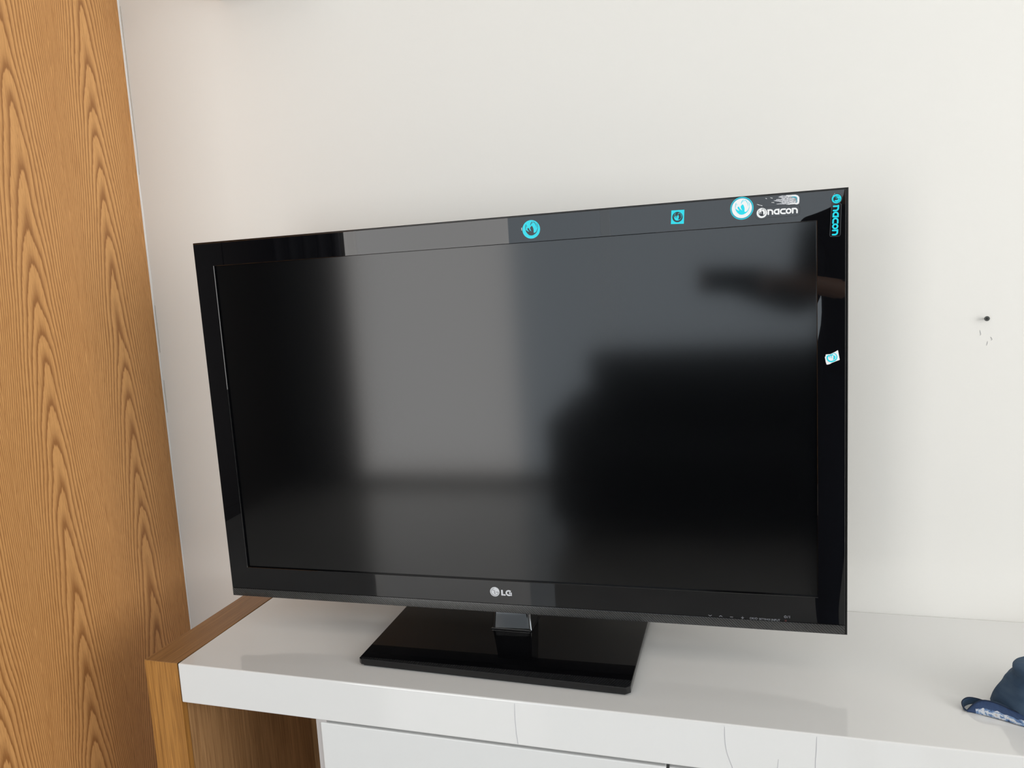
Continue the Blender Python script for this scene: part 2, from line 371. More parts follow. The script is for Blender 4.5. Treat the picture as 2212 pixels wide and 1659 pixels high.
# ------------------------------------------------------------------ television
TVX, TVY, TVZ = 0.11625, -0.2261, ZT+0.0589
tv = tag(empty('television', (TVX, TVY, ZT), (0.0101, 0, 0.0198)), 'black flat-screen television on a glossy stand, its bezel dotted with cyan and white stickers', 'television')
ZO = 0.0589                                     # bottom of the cabinet above the tabletop
def T(name, bm, mat, sub=None, smooth=False): fix(bm); return link(name, bm, mat, sub or tv, smooth)
def frame_ring(bm, o, i, y0, y1, ch_o=0.0, ch_i=0.0, mi=0):
    """rectangular ring; o, i = (x0,x1,z0,z1) outer and inner; chamfers on the front edges"""
    def loop(r, d, y): return [bm.verts.new((x, y, z)) for x, z in ((r[0]+d, r[2]+d), (r[1]-d, r[2]+d), (r[1]-d, r[3]-d), (r[0]+d, r[3]-d))]
    loops = [loop(o, 0, y1), loop(o, 0, y0+ch_o), loop(o, ch_o, y0), loop(i, -ch_i, y0), loop(i, 0, y0+ch_i), loop(i, 0, y1)]
    for a, b in zip(loops, loops[1:]+loops[:1]):
        for k in range(4): bm.faces.new((a[k], a[(k+1) % 4], b[(k+1) % 4], b[k])).material_index = mi
W2 = 0.5030; z0, z1 = ZO, ZO+0.6168
SX0, SX1, SZ0, SZ1 = -0.4660, 0.4640, ZO+0.0545, ZO+0.5769
TZ = ZO+0.0152
bm = bmesh.new(); frame_ring(bm, (-W2, W2, z0, z1), (SX0-0.004, SX1+0.004, SZ0-0.004, SZ1+0.004), 0.0012, 0.014, 0.0012)
T('frame', bm, M_frame)
bm = bmesh.new(); frame_ring(bm, (-W2+0.0012, W2-0.0034, TZ, z1-0.0020), (SX0, SX1, SZ0, SZ1), 0.0, 0.0042, 0.0007, 0.0007)
T('bezel', bm, M_bezel)['label'] = 'piano-black bezel'
bm = bmesh.new(); box(bm, (-W2+0.0016, -0.0002, z0+0.0012), (W2-0.0036, 0.0016, TZ-0.0004), 0.0003)
tr = T('bottom_trim', bm, M_trim); tr['label'] = 'finely ribbed dark grey strip along the bottom'
bm = bmesh.new(); box(bm, (SX0-0.003, 0.0040, SZ0-0.003), (SX1+0.003, 0.0062, SZ1+0.003)); T('screen', bm, M_screen)
# casing behind
bm = bmesh.new(); prev = None
for k in range(11):
    s = k/10; d = 0.014+0.055*s; ins = 0.006+0.125*s**2.0; bt = 0.004+0.010*s**2; tp = 0.010+0.05*s**2
    r = 0.006+0.05*s
    pts = rrect(-W2+ins, W2-ins, z0+bt, z1-tp, r, 5); vs = [bm.verts.new((x, d, z)) for x, z in pts]
    if prev:
        for q in range(len(vs)): bm.faces.new((prev[q], prev[(q+1) % len(vs)], vs[(q+1) % len(vs)], vs[q]))
    else: bm.faces.new(vs)
    prev = vs
bm.faces.new(prev); T('rear_casing', bm, M_case, smooth=False)
# stand
M2W = tv.matrix_basis.inverted() if hasattr(tv, 'matrix_basis') else None
def W(name, bm, mat, sub=None):
    """television part built in world coordinates (z relative to the floor)"""
    o = link(name, bm, mat, tv); bpy.context.view_layer.update(); o.matrix_parent_inverse = tv.matrix_world.inverted(); return o
def plan(bm, pts, za, zb, ch=0.0):
    lv = []
    c = Vector((sum(p[0] for p in pts)/len(pts), sum(p[1] for p in pts)/len(pts)))
    for z, d in ((za, 0), (zb-ch, 0), (zb, ch)):
        row = []
        for p in pts:
            v = Vector(p)-c; row.append(bm.verts.new((c.x+v.x*(1-d/abs(v.x) if v.x else 1), c.y+v.y*(1-d/abs(v.y) if v.y else 1), z)))
        lv.append(row)
    n_ = len(pts); bm.faces.new(list(reversed(lv[0]))); bm.faces.new(lv[-1])
    for a, b in zip(lv, lv[1:]):
        for k in range(n_): bm.faces.new((a[k], a[(k+1) % n_], b[(k+1) % n_], b[k]))
base_pts = [(-0.0975, -0.3170), (-0.0925, -0.3212), (0.3215, -0.3292), (0.3268, -0.3245), (0.3305, -0.0800), (0.3250, -0.0745), (-0.1000, -0.0675), (-0.1040, -0.0720)]
bm = bmesh.new(); plan(bm, base_pts, ZT+0.0032, ZT+0.0120, 0.0009); fix(bm)
bs = W('stand_base', bm, M_bezel); bs['label'] = 'glossy black rectangular stand base'
low = [(x*0.985+0.0017, (y+0.198)*0.975-0.198) for x, y in base_pts]
bm = bmesh.new(); plan(bm, low, ZT, ZT+0.0033); fix(bm); W('base_foot', bm, M_case)
bm = bmesh.new()
NB = [(0.0795, -0.1880), (0.1470, -0.1850), (0.1460, -0.1300), (0.0790, -0.1300)]; NT_ = [(0.0850, -0.1780), (0.1390, -0.1755), (0.1390, -0.1200), (0.0850, -0.1200)]
lo = [bm.verts.new((x, y, ZT+0.0135)) for x, y in NB]; hi = [bm.verts.new((x, y, ZT+0.090)) for x, y in NT_]
bm.faces.new(list(reversed(lo))); bm.faces.new(hi)
for k in range(4): bm.faces.new((lo[k], lo[(k+1) % 4], hi[(k+1) % 4], hi[k]))
bmesh.ops.bevel(bm, geom=[e for e in bm.edges if abs(e.verts[0].co.z-e.verts[1].co.z) > 0.05], offset=0.006, segments=4, affect='EDGES', profile=0.5); fix(bm)
W('stand_neck', bm, M_grey)['label'] = 'glossy dark grey neck'
bm = bmesh.new(); box(bm, (0.0780, -0.1890, ZT+0.0120), (0.1482, -0.1290, ZT+0.0134), 0.0004); W('neck_collar', bm, M_case)
bm = bmesh.new(); box(bm, (0.0800, -0.1893, ZT+0.0134), (0.1462, -0.1876, ZT+0.0146), 0.0004, 1)
W('neck_edge', bm, M_chrome)['label'] = 'bright polished edge at the foot of the neck'
bm = bmesh.new(); cyl(bm, (0.1472, -0.1868, ZT+0.0140), (0.1405, -0.1775, ZT+0.080), 0.0009, n=8); fix(bm)
W('neck_edge', bm, M_chrome)

# LG badge
bd = empty('logo_badge'); 
bm = bmesh.new(); cx, cz, R = -0.01385, ZO+0.0357, 0.0078
disc(bm, cx, cz, R, -0.0010, 0.0002)
bd_o = T('logo_badge', bm, M_silver); bd_o['label'] = 'round silver maker emblem'; bpy.data.objects.remove(bd, do_unlink=True)
bm = bmesh.new(); yy0, yy1 = -0.0012, -0.0009
stroke(bm, arc(cx, cz, R*0.76, 95, 352, 30), R*0.085, yy0, yy1, 'flat')
stroke(bm, [(cx+R*0.22, cz-0.03*R), (cx+R*0.76, cz-0.03*R), (cx+R*0.76, cz-0.10*R)], R*0.085, yy0, yy1, 'flat')
stroke(bm, [(cx-R*0.03, cz+0.36*R), (cx-R*0.03, cz-0.40*R), (cx+R*0.22, cz-0.40*R)], R*0.10, yy0, yy1, 'flat')
disc(bm, cx-R*0.33, cz+R*0.33, R*0.11, yy0, yy1, 16); fix(bm); link('emblem_lines', bm, M_silver2, bd_o)
bm = bmesh.new(); lx, lz, lh = -0.0033, ZO+0.0302, 0.0092; sw = 0.0026
prism(bm, [(lx, lz), (lx+0.0070, lz), (lx+0.0070, lz+0.0022), (lx+0.0028, lz+0.0022), (lx+0.0028, lz+lh), (lx, lz+lh)], -0.0009, 0.0002)
T('logo_letter', bm, M_silver)['label'] = 'silver letter L'
bm = bmesh.new(); gx, gz = lx+0.0124, lz+lh/2; g = [(gx+0.0040*cos(radians(a)), gz+0.0037*sin(radians(a))) for a in range(38, 331, 14)]
stroke(bm, g, 0.0024, -0.0009, 0.0002, 'flat'); prism(bm, [(gx+0.0004, gz-0.0008), (gx+0.0050, gz-0.0008), (gx+0.0050, gz-0.0044), (gx+0.0028, gz-0.0044), (gx+0.0028, gz+0.0), (gx+0.0028, gz+0.0010), (gx+0.0004, gz+0.0010)], -0.00095, 0.0002)
prism(bm, [(gx+0.0026, gz-0.0042), (gx+0.0050, gz-0.0042), (gx+0.0050, gz+0.0010), (gx+0.0026, gz+0.0010)], -0.00093, 0.0002)
T('logo_letter', bm, M_silver)['label'] = 'silver letter G'

# touch-button prints
def text(name, s, x, z, size, mat, y=-0.00025, bold=0.0, parent=None, rot=0.0):
    c = bpy.data.curves.new(name, 'FONT'); c.body = s; c.size = size; c.align_x = 'CENTER'; c.align_y = 'CENTER'; c.extrude = 0.00005; c.offset = bold
    tmp = bpy.data.objects.new('tmp_text', c); COL.objects.link(tmp); bpy.context.view_layer.update()
    me = bpy.data.meshes.new_from_object(tmp); bpy.data.objects.remove(tmp, do_unlink=True)
    me.transform(Matrix.Translation((x, y, z)) @ Matrix.Rotation(rot, 4, 'Y') @ Matrix.Rotation(pi/2, 4, 'X'))
    me.materials.clear(); me.materials.append(mat); o = bpy.data.objects.new(name, me); COL.objects.link(o); o.parent = parent or tv; return o
gy0, gy1 = -0.0004, 0.0001
def glyph(pl, wd=0.0007):
    bm = bmesh.new()
    for p in pl: stroke(bm, [(a, b+ZO) for a, b in p], wd, gy0, gy1, 'flat')
    return T('button_mark', bm, M_glyph)
bz = 0.0178
glyph([[(0.3142, bz+0.0007), (0.3164, bz-0.0009), (0.3186, bz+0.0007)]])
glyph([[(0.3293, bz-0.0009), (0.3315, bz+0.0007), (0.3337, bz-0.0009)]])
glyph([[(0.3445, bz-0.0004), (0.3487, bz-0.0004)]])
glyph([[(0.3600, bz-0.0005), (0.3640, bz-0.0005)], [(0.3620, bz+0.0015), (0.3620, bz-0.0025)]])
text('button_mark', 'OK/\u25C9' if False else 'OK/O', 0.3774, ZO+bz-0.0006, 0.0042, M_glyph, bold=0.00004)
text('button_mark', 'SETTINGS', 0.3926, ZO+bz-0.0008, 0.0036, M_glyph, bold=0.00004)
text('button_mark', 'INPUT', 0.4076, ZO+bz-0.0010, 0.0042, M_glyph, bold=0.00004)
bm = bmesh.new(); px, pz = 0.4208, ZO+0.0228
stroke(bm, arc(px, pz, 0.0016, 120, 420, 14), 0.0006, gy0, gy1, 'flat'); stroke(bm, [(px, pz+0.0022), (px, pz+0.0004)], 0.0006, gy0, gy1, 'flat')
stroke(bm, [(px+0.0026, pz-0.0018), (px+0.0040, pz+0.0018)], 0.0005, gy0, gy1, 'flat'); stroke(bm, [(px+0.0058, pz-0.0017), (px+0.0058, pz+0.0019)], 0.0008, gy0, gy1, 'flat')
T('button_mark', bm, M_glyph)
bm = bmesh.new(); disc(bm, 0.4212, ZO+0.0170, 0.0015, gy0, gy1, 20); T('standby_light', bm, M_led)

# ---- stickers
BODY = [(535,870),(600,930),(680,1000),(785,1022),(720,950),(670,880),(655,800),(690,762),(758,772),(790,860),(850,950),(950,1025),(900,930),(865,830),(860,740),(920,680),(980,620),(1050,720),(1090,850),(1100,960),(1090,1110),(1130,1135),(1190,1128),(1280,1060),(1350,950),(1392,820),(1412,820),(1384,950),(1300,1110),(1180,1215),(1050,1280),(920,1300),(780,1270),(650,1160),(560,1020),(522,900)]
LINES = [([(524,870),(526,740),(545,600),(585,490)], 34), ([(600,560),(615,620),(618,670)], 20), ([(880,600),(920,500),(980,400),(1045,330)], 44), ([(1005,480),(1070,410),(1145,372),(1210,430),(1270,540),(1305,660),(1318,790)], 30), ([(1402,840),(1408,720),(1385,580),(1335,460)], 26)]
def emb(x, y): return ((x-925)/640, -(y-872)/640)
def emblem(bm, cx, cz, s, y0, y1, rot=0.0, mi=0):
    def q(p):
        x, z = p; return (cx+s*(x*cos(rot)-z*sin(rot)), cz+s*(x*sin(rot)+z*cos(rot)))
    prism(bm, [q(emb(*p)) for p in BODY], y0, y1, mi)
    for i, (l, wd) in enumerate(LINES):
        stroke(bm, [q(emb(*p)) for p in l], wd/640*s*1.15, y0+0.00002*(i+1), y1, 'flat', mi, taper=lambda t: 0.35+0.65*sin(pi*t))
Y0, Y1, Y2, Y3 = 0.0002, -0.00028, -0.00050, -0.00070
def st_part(bm, mat, sub, name='printed_mark'): fix(bm); return link(name, bm, mat, sub)
def st_rim(out, par):
    bm = bmesh.new(); stroke(bm, list(out)+[out[0]], 0.0006, Y2+0.00005, Y1+0.00005, 'flat'); fix(bm); link('film_edge', bm, M_rim, par)
# cyan round
bm = bmesh.new(); disc(bm, 0.0776, ZO+0.5953, 0.0132, Y1, Y0); s1 = T('sticker', bm, M_cyan); s1['label'] = 'round cyan sticker with a dark bird-head emblem, at the middle of the top bezel'
bm = bmesh.new(); emblem(bm, 0.0776, ZO+0.5953, 0.0132, Y2, Y1); st_part(bm, M_ink, s1)
bm = bmesh.new(); stroke(bm, [(0.0635, ZO+0.5985), (0.0632, ZO+0.5965), (0.0633, ZO+0.5950)], 0.0006, Y1, Y0); T('sticker_scrap', bm, M_paper)
# cyan square
bm = bmesh.new(); prism(bm, [(0.2764, ZO+0.5872), (0.2938, ZO+0.5864), (0.2950, ZO+0.6052), (0.2776, ZO+0.6056)], Y1, Y0); s2 = T('sticker', bm, M_cyan); s2['label'] = 'square cyan sticker with a dark round emblem'
bm = bmesh.new(); disc(bm, 0.2856, ZO+0.5961, 0.0070, Y2, Y1); st_part(bm, M_ink, s2)
bm = bmesh.new(); emblem(bm, 0.2854, ZO+0.5962, 0.0074, Y3, Y2, radians(-18)); st_part(bm, M_cyan, s2)
# white round
cx, cz = 0.3703, ZO+0.6008
bm = bmesh.new(); disc(bm, cx, cz, 0.0150, Y1, Y0); s3 = T('sticker', bm, M_cyan); s3['label'] = 'large round white sticker with a cyan rim and emblem'
bm = bmesh.new(); ring(bm, cx, cz, 0.0128, 0.0143, Y2, Y1); st_part(bm, M_teal, s3)
bm = bmesh.new(); disc(bm, cx, cz, 0.0129, Y2-0.00003, Y1); st_part(bm, M_paper, s3)
bm = bmesh.new(); emblem(bm, cx, cz+0.0002, 0.0131, Y3, Y2); st_part(bm, M_cyan, s3)
# word stickers: letters drawn as strokes; local frame u to the right, v up
def word(parent, mat, tf, hgt, gap, x0, y0, y1):
    sw = hgt*0.265; r = hgt*0.5-sw/2; u = x0
    def S_(pts, cap='round'):
        bm = bm_[0]; stroke(bm, [tf(a, b) for a, b in pts], sw, y0-0.00001*cnt[0], y1, cap); cnt[0] += 1
    cnt = [0]
    for ch in 'nacon':
        bm_ = [bmesh.new()]; wl = hgt*0.98
        if ch == 'n':
            S_([(u+sw/2, sw/2), (u+sw/2, hgt)], 'flat')
            S_([(u+sw*0.2, hgt-sw/2), (u+wl-r-sw/2, hgt-sw/2)]+[(u+wl-sw/2-r+r*sin(radians(a)), hgt-sw/2-r+r*cos(radians(a))) for a in range(15, 91, 15)]+[(u+wl-sw/2, sw/2)])
            disc(bm_[0], *tf(u+sw/2, sw/2), sw/2, y0-0.00001*cnt[0], y1, 14)
        elif ch == 'a':
            c = hgt/2
            S_([(u+wl-sw/2, 0), (u+wl-sw/2, hgt)], 'flat')
            S_([(u+wl, hgt-sw/2), (u+sw/2+r, hgt-sw/2)]+[(u+sw/2+r-r*sin(radians(a)), c+r*cos(radians(a))) for a in range(15, 171, 15)]+[(u+sw/2+r, sw/2), (u+wl, sw/2)], 'flat')
        elif ch == 'c':
            S_([(u+wl*0.93, hgt-sw/2)]+[(u+sw/2+r-r*sin(radians(a)), hgt/2+r*cos(radians(a))) for a in range(0, 181, 15)]+[(u+wl*0.93, sw/2)])
            wl = hgt*0.93
        elif ch == 'o':
            ox, oz = tf(u+hgt/2, hgt/2); ring(bm_[0], ox, oz, r-sw/2, r+sw/2, y0-0.00001*cnt[0], y1, 32); wl = hgt
        u += wl+gap
        fix(bm_[0]); link('printed_letter', bm_[0], mat, parent)
    return u
# white wordmark on a smoky backing, slightly tilted
ang = radians(-1.2)
def tfw(u, v): return (0.4029+u*cos(ang)-v*sin(ang), ZO+0.5892+u*sin(ang)+v*cos(ang))
bm = bmesh.new()
out = arc(0.3955, ZO+0.5925, 0.0088, 60, 300, 20)+[(0.4035, ZO+0.5862), (0.4200, ZO+0.5858), (0.4395, ZO+0.5856)]+arc(0.4400, ZO+0.5890, 0.0034, 270, 360, 5)+arc(0.4400, ZO+0.5958, 0.0034, 0, 90, 5)+[(0.4200, ZO+0.5994), (0.4030, ZO+0.5996)]
prism(bm, out, Y1+0.0001, Y0); s4 = T('sticker', bm, M_clear); st_rim(out, s4); s4['label'] = 'white word sticker reading nacon on a smoky clear backing'
word(s4, M_paper, tfw, 0.0074, 0.00045, 0.0, Y2, Y1)
bm = bmesh.new(); disc(bm, 0.3957, ZO+0.5925, 0.0066, Y2, Y1); st_part(bm, M_paper, s4)
bm = bmesh.new(); emblem(bm, 0.3957, ZO+0.5927, 0.0066, Y3, Y2); st_part(bm, M_ink, s4)
# vertical cyan wordmark reading downwards at the right
angv = radians(-90-2.0)
def tfv(u, v): return (0.4836+0.0001+u*cos(angv)-v*sin(angv), ZO+0.5948+u*sin(angv)+v*cos(angv))
def tfv2(u, v):
    return tfv(u, v)
bm = bmesh.new()
out = arc(0.4881, ZO+0.6031, 0.0066, -60, 230, 20)+[(0.4822, ZO+0.5975), (0.4800, ZO+0.5570)]+[(0.4805, ZO+0.5552), (0.4915, ZO+0.5550), (0.4928, ZO+0.5570), (0.4940, ZO+0.5960)]
prism(bm, out, Y1+0.0001, Y0); s5 = T('sticker', bm, M_clear); st_rim(out, s5); s5['label'] = 'cyan word sticker reading nacon, turned to run down the right bezel'
word(s5, M_cyan, tfv, 0.0076, 0.00035, 0.0, Y2, Y1)
bm = bmesh.new(); disc(bm, 0.4881, ZO+0.6031, 0.0058, Y2, Y1); st_part(bm, M_cyan, s5)
bm = bmesh.new(); emblem(bm, 0.4881, ZO+0.6031, 0.0058, Y3, Y2, radians(-90)); st_part(bm, M_ink, s5)
bm = bmesh.new(); stroke(bm, [(0.4832, ZO+0.6072), (0.4848, ZO+0.6084), (0.4860, ZO+0.6098)], 0.0007, Y1, Y0, taper=lambda s: 0.5+s*0.5); T('sticker_scrap', bm, M_paper)
# scraped-off sticker: ragged residue with a surviving white and teal end
px2 = lambda x, y: (0.3903+0.0516*(x/2212*100/87.0)*0.985, 0)  # horizontal helper only
def pz_(x, y):   # crop 1640..1740 / 415..475 (22.12 px per px) to bezel coordinates
    X = 1640+x/22.12; Yp = 415+y/22.12
    return (0.4103+(X-1670)*(0.4432-0.4103)/57.0, ZO+0.6072+((434-(X-1670)*0.0745)-Yp)*0.000617+(X-1670)*0.0000145)
RES = [(900,255),(1000,215),(1080,185),(1160,180),(1240,195),(1280,205),(1340,180),(1440,175),(1490,200),(1560,170),(1740,170),(1840,205),(1900,260),(1915,330),(1910,560),(1860,600),(1780,625),(1700,610),(1660,590),(1610,610),(1530,605),(1470,590),(1380,630),(1300,615),(1250,590),(1180,600),(900,590),(800,585),(840,560),(1000,545),(1060,520),(1090,490),(1040,490),(900,470),(780,440),(670,430),(680,405),(790,395),(830,350),(900,340),(1000,350),(1040,330),(1110,315),(1040,290),(960,275)]
bm = bmesh.new(); prism(bm, [pz_(*p) for p in reversed(RES)], Y1, Y0); s6 = T('sticker', bm, M_resid); s6['label'] = 'scraped-off white sticker, ragged glue residue above the white word'
bm = bmesh.new(); stroke(bm, [pz_(1290, 200), pz_(1400, 205), pz_(1540, 205), pz_(1700, 205), pz_(1800, 235), pz_(1862, 320), pz_(1862, 460), pz_(1850, 550), pz_(1780, 590), pz_(1690, 575), pz_(1560, 580), pz_(1400, 600)], 0.0022, Y2, Y1, taper=lambda s: 0.5+0.5*min(1, 2.6*s)*min(1, 2.6*(1-s)))
st_part(bm, M_paper, s6)
bm = bmesh.new(); stroke(bm, [pz_(1550, 275), pz_(1650, 272), pz_(1730, 285), pz_(1775, 340), pz_(1785, 420), pz_(1780, 520)], 0.0014, Y3, Y1, taper=lambda s: 0.3+0.7*sin(pi*min(1, s+0.15))); st_part(bm, M_teal, s6)
for (a, b) in (((520, 270), (620, 295)), ((290, 290), (345, 310)), ((580, 495), (700, 505)), ((5, 600), (125, 635)), ((-130, 560), (-20, 600))):
    bm = bmesh.new(); stroke(bm, [pz_(*a), pz_((a[0]+b[0])/2, (a[1]+b[1])/2-4), pz_(*b)], 0.0007, Y1, Y0, taper=lambda s: 0.5+0.5*s); T('sticker_scrap', bm, M_paper)
# small torn white sticker on the right bezel (crop 1765..1835 / 745..800, 30.16 px per px)
def tz_(x, y):
    X = 1765+x/30.16; Yp = 745+y/30.16
    return (0.4749+(X-1783.5)*(0.4902-0.4749)/26.5, ZO+0.3996+(765.5-Yp)*0.000627)
TORN = [(560,620),(840,610),(1010,540),(1180,460),(1350,370),(1370,480),(1420,760),(1465,980),(1430,1015),(1200,1090),(930,1190),(860,1240),(700,1285),(610,1280),(560,1120),(495,800),(545,730)]
bm = bmesh.new(); prism(bm, [tz_(*p) for p in reversed(TORN)], Y1-0.0002, Y0); s7 = T('sticker', bm, M_paper); s7['label'] = 'small torn white sticker with a cyan ring, halfway down the right bezel'
bm = bmesh.new()
stroke(bm, [tz_(*p) for p in ((740,700),(670,760),(650,860),(690,980),(780,1060),(900,1100),(1050,1070),(1190,1000),(1260,900),(1280,780),(1240,660),(1170,590),(1090,560),(960,600),(850,650))], 0.0017, Y3-0.0001, Y1, taper=lambda s: 1.0 if s < 0.4 else max(0.35, 1.0-1.3*(s-0.4)))
stroke(bm, [tz_(*p) for p in ((1060,700),(1110,740),(1130,820),(1110,910),(1050,970))], 0.0022, Y3-0.00012, Y1, taper=lambda s: 0.3+0.7*sin(pi*s))
stroke(bm, [tz_(*p) for p in ((1000,660),(920,690),(930,780),(960,870))], 0.0014, Y3-0.00014, Y1, taper=lambda s: 1-0.8*s)
stroke(bm, [tz_(*p) for p in ((880,680),(800,710),(820,780),(850,850))], 0.0012, Y3-0.00016, Y1, taper=lambda s: 1-0.8*s)
st_part(bm, M_cyan, s7)

# ------------------------------------------------------------------ screw in the wall
sc = tag(empty('screw', (0.8436, 0, ZT+0.4846)), 'dark cross-head screw sticking out of the white wall at the right', 'screw')
bm = bmesh.new(); cyl(bm, (0, -0.0070, 0), (0, -0.0040, 0), 0.0038, 0.0018, 24); fix(bm); link('screw_head', bm, M_screw, sc)
bm = bmesh.new(); cyl(bm, (0, -0.0045, 0), (0, 0.0, 0), 0.0016, n=12); fix(bm); link('screw_shank', bm, M_screw, sc)
bm = bmesh.new(); box(bm, (-0.0019, -0.0072, -0.00045), (0.0019, -0.0067, 0.00045)); box(bm, (-0.00045, -0.00722, -0.0019), (0.00045, -0.0067, 0.0019)); link('cross_recess', bm, M_recess, sc)

# ------------------------------------------------------------------ shelf whose underside just enters the frame at the top
M_shelf = new_mat('shelf_paint', (0.45, 0.43, 0.40), 0.5)
bm = bmesh.new(); box(bm, (-0.462, -0.16, ZT+1.1540), (-0.236, 0.0, ZT+1.1900), 0.002)
tag(link('wall_shelf', bm, M_shelf), 'grey underside of a small wall shelf just entering the frame at the top', 'shelf')

# ------------------------------------------------------------------ blue hat at the right end
HC = Vector((0.910, -0.262, ZT))
hat = tag(empty('hat', HC), 'navy blue cloth hat with a printed brim, lying on the white tabletop', 'hat')
bm = bmesh.new(); rows = []
prof = [(0.0045, 0.1245, 0.078), (0.012, 0.1215, 0.076), (0.022, 0.1165, 0.074), (0.031, 0.1115, 0.072), (0.0375, 0.1110, 0.070), (0.0420, 0.1080, 0.068), (0.0440, 0.1035, 0.064), (0.0480, 0.1025, 0.062), (0.0530, 0.1035, 0.061), (0.0565, 0.1015, 0.059), (0.0585, 0.094, 0.053), (0.0590, 0.065, 0.040), (0.0580, 0.035, 0.021), (0.0575, 0.008, 0.005)]
NS = 96
for j, (z, rx, ry) in enumerate(prof):
    row = []
    for k in range(NS):
        a = 2*pi*k/NS
        nz = noise.noise(Vector((cos(a)*3.2, sin(a)*3.2, z*38)))*0.0034 + noise.noise(Vector((cos(a)*9, sin(a)*9, z*90)))*0.0011
        row.append(bm.verts.new((cos(a)*(rx+nz)-0.001, sin(a)*(ry+nz)*0.80, z + noise.noise(Vector((cos(a)*4, sin(a)*4, 7)))*0.0022*min(1, z*40))))
    rows.append(row)
for a, b in zip(rows, rows[1:]):
    for k in range(NS): bm.faces.new((a[k], a[(k+1) % NS], b[(k+1) % NS], b[k]))
bm.faces.new(rows[-1]); fix(bm)
crown = link('crown', bm, M_navy, hat, smooth=True); sb_ = crown.modifiers.new('sub', 'SUBSURF'); sb_.levels = 2; sb_.render_levels = 2
def tube(bm, pts, r, n=8):
    prev = None
    for i, p in enumerate(pts):
        t = (pts[min(i+1, len(pts)-1)]-pts[max(i-1, 0)]).normalized(); a = t.cross(Vector((0, 0, 1))).normalized(); b = a.cross(t)
        row = [bm.verts.new(p+a*r*cos(2*pi*k/n)+b*r*sin(2*pi*k/n)) for k in range(n)]
        if prev:
            for k in range(n): bm.faces.new((prev[k], prev[(k+1) % n], row[(k+1) % n], row[k]))
        else: bm.faces.new(row)
        prev = row
    bm.faces.new(prev); fix(bm)
def catmull(P_, n_):
    out = []; Q = [P_[0]]+P_+[P_[-1]]
    for i in range(1, len(Q)-2):
        for k in range(n_):
            t = k/n_; a, b, c, d = Q[i-1], Q[i], Q[i+1], Q[i+2]
            out.append(0.5*((2*b)+(-a+c)*t+(2*a-5*b+4*c-d)*t*t+(-a+3*b-3*c+d)*t**3))
    out.append(Q[-2]); return out
def ribbon(name, bot, top, mat, parent, th=0.0014, bulge=0.0, nv=6):
    B = catmull([Vector(p) for p in bot], 8); Tp = catmull([Vector(p) for p in top], 8); n_ = len(B)
    bm = bmesh.new(); uvl = bm.loops.layers.uv.new('UVMap'); grid = []; 
    for i in range(n_):
        t = (B[min(i+1, n_-1)]-B[max(i-1, 0)]); nn = Vector((t.y, -t.x, 0)).normalized()
        grid.append([bm.verts.new(B[i].lerp(Tp[i], j/nv)+nn*bulge*sin(pi*j/nv)-HC) for j in range(nv+1)])
    for i in range(n_-1):
        for j in range(nv):
            f = bm.faces.new((grid[i][j], grid[i+1][j], grid[i+1][j+1], grid[i][j+1]))
            for lp, (uu, vv) in zip(f.loops, ((i, j), (i+1, j), (i+1, j+1), (i, j+1))): lp[uvl].uv = (uu/(n_-1), vv/nv)
    o = link(name, bm, mat, parent, smooth=True)
    m = o.modifiers.new('solid', 'SOLIDIFY'); m.thickness = th; m.offset = 0
    return o
def z_(p): return (p[0], p[1], p[2]+ZT)
front_b = [(0.7500, -0.2835, 0.001), (0.7590, -0.2870, 0.001), (0.7700, -0.2905, 0.001), (0.7860, -0.2970, 0.001), (0.8060, -0.3070, 0.001), (0.8400, -0.3200, 0.001), (0.9000, -0.3310, 0.001)]
front_t = [(0.7505, -0.2830, 0.0018), (0.7600, -0.2800, 0.0110), (0.7705, -0.2790, 0.0150), (0.7850, -0.2830, 0.0140), (0.8000, -0.2900, 0.0105), (0.8280, -0.3040, 0.0080), (0.8900, -0.3200, 0.0070)]
br = ribbon('brim', [z_(p) for p in front_b], [z_(p) for p in front_t], M_print, hat, bulge=0.002); br['label'] = 'printed brim in light blue, white and grey with a navy border'
# rear fold of the brim, standing up behind the front edge
back_b = [(0.7500, -0.2835, 0.001), (0.7478, -0.2805, 0.001), (0.7490, -0.2740, 0.001), (0.7560, -0.2670, 0.001), (0.7660, -0.2630, 0.001), (0.7800, -0.2610, 0.001)]
back_t = [(0.7492, -0.2832, 0.0020), (0.7458, -0.2805, 0.0055), (0.7472, -0.2742, 0.0090), (0.7550, -0.2675, 0.0105), (0.7660, -0.2640, 0.0085), (0.7800, -0.2625, 0.0040)]
ribbon('brim_fold', [z_(p) for p in back_b], [z_(p) for p in back_t], M_navy, hat)
# brim surface from the crown down to the fold
in_b = [(0.7655, -0.2782, 0.0128), (0.7725, -0.2782, 0.0146), (0.7850, -0.2815, 0.0134), (0.8050, -0.2880, 0.0100), (0.8400, -0.3030, 0.0070), (0.8900, -0.3150, 0.0060)]
in_t = [(0.7800, -0.2640, 0.0060), (0.7850, -0.2650, 0.0060), (0.7950, -0.2660, 0.0055), (0.8120, -0.2780, 0.0050), (0.8450, -0.2940, 0.0050), (0.8900, -0.3050, 0.0050)]
ribbon('brim_lining', [z_(p) for p in in_b], [z_(p) for p in in_t], M_navy, hat, bulge=-0.001)
cc = catmull([Vector(z_(p))+Vector((0, -0.0004, 0.0005)) for p in front_t], 8)
bm = bmesh.new(); tube(bm, [c-HC for c in cc], 0.0007); link('brim_piping', bm, M_stitch, hat, smooth=True)
cc = catmull([Vector(z_(p)) for p in back_t], 8)
bm = bmesh.new(); tube(bm, [c-HC for c in cc], 0.0008); link('brim_piping', bm, M_stitch, hat, smooth=True)

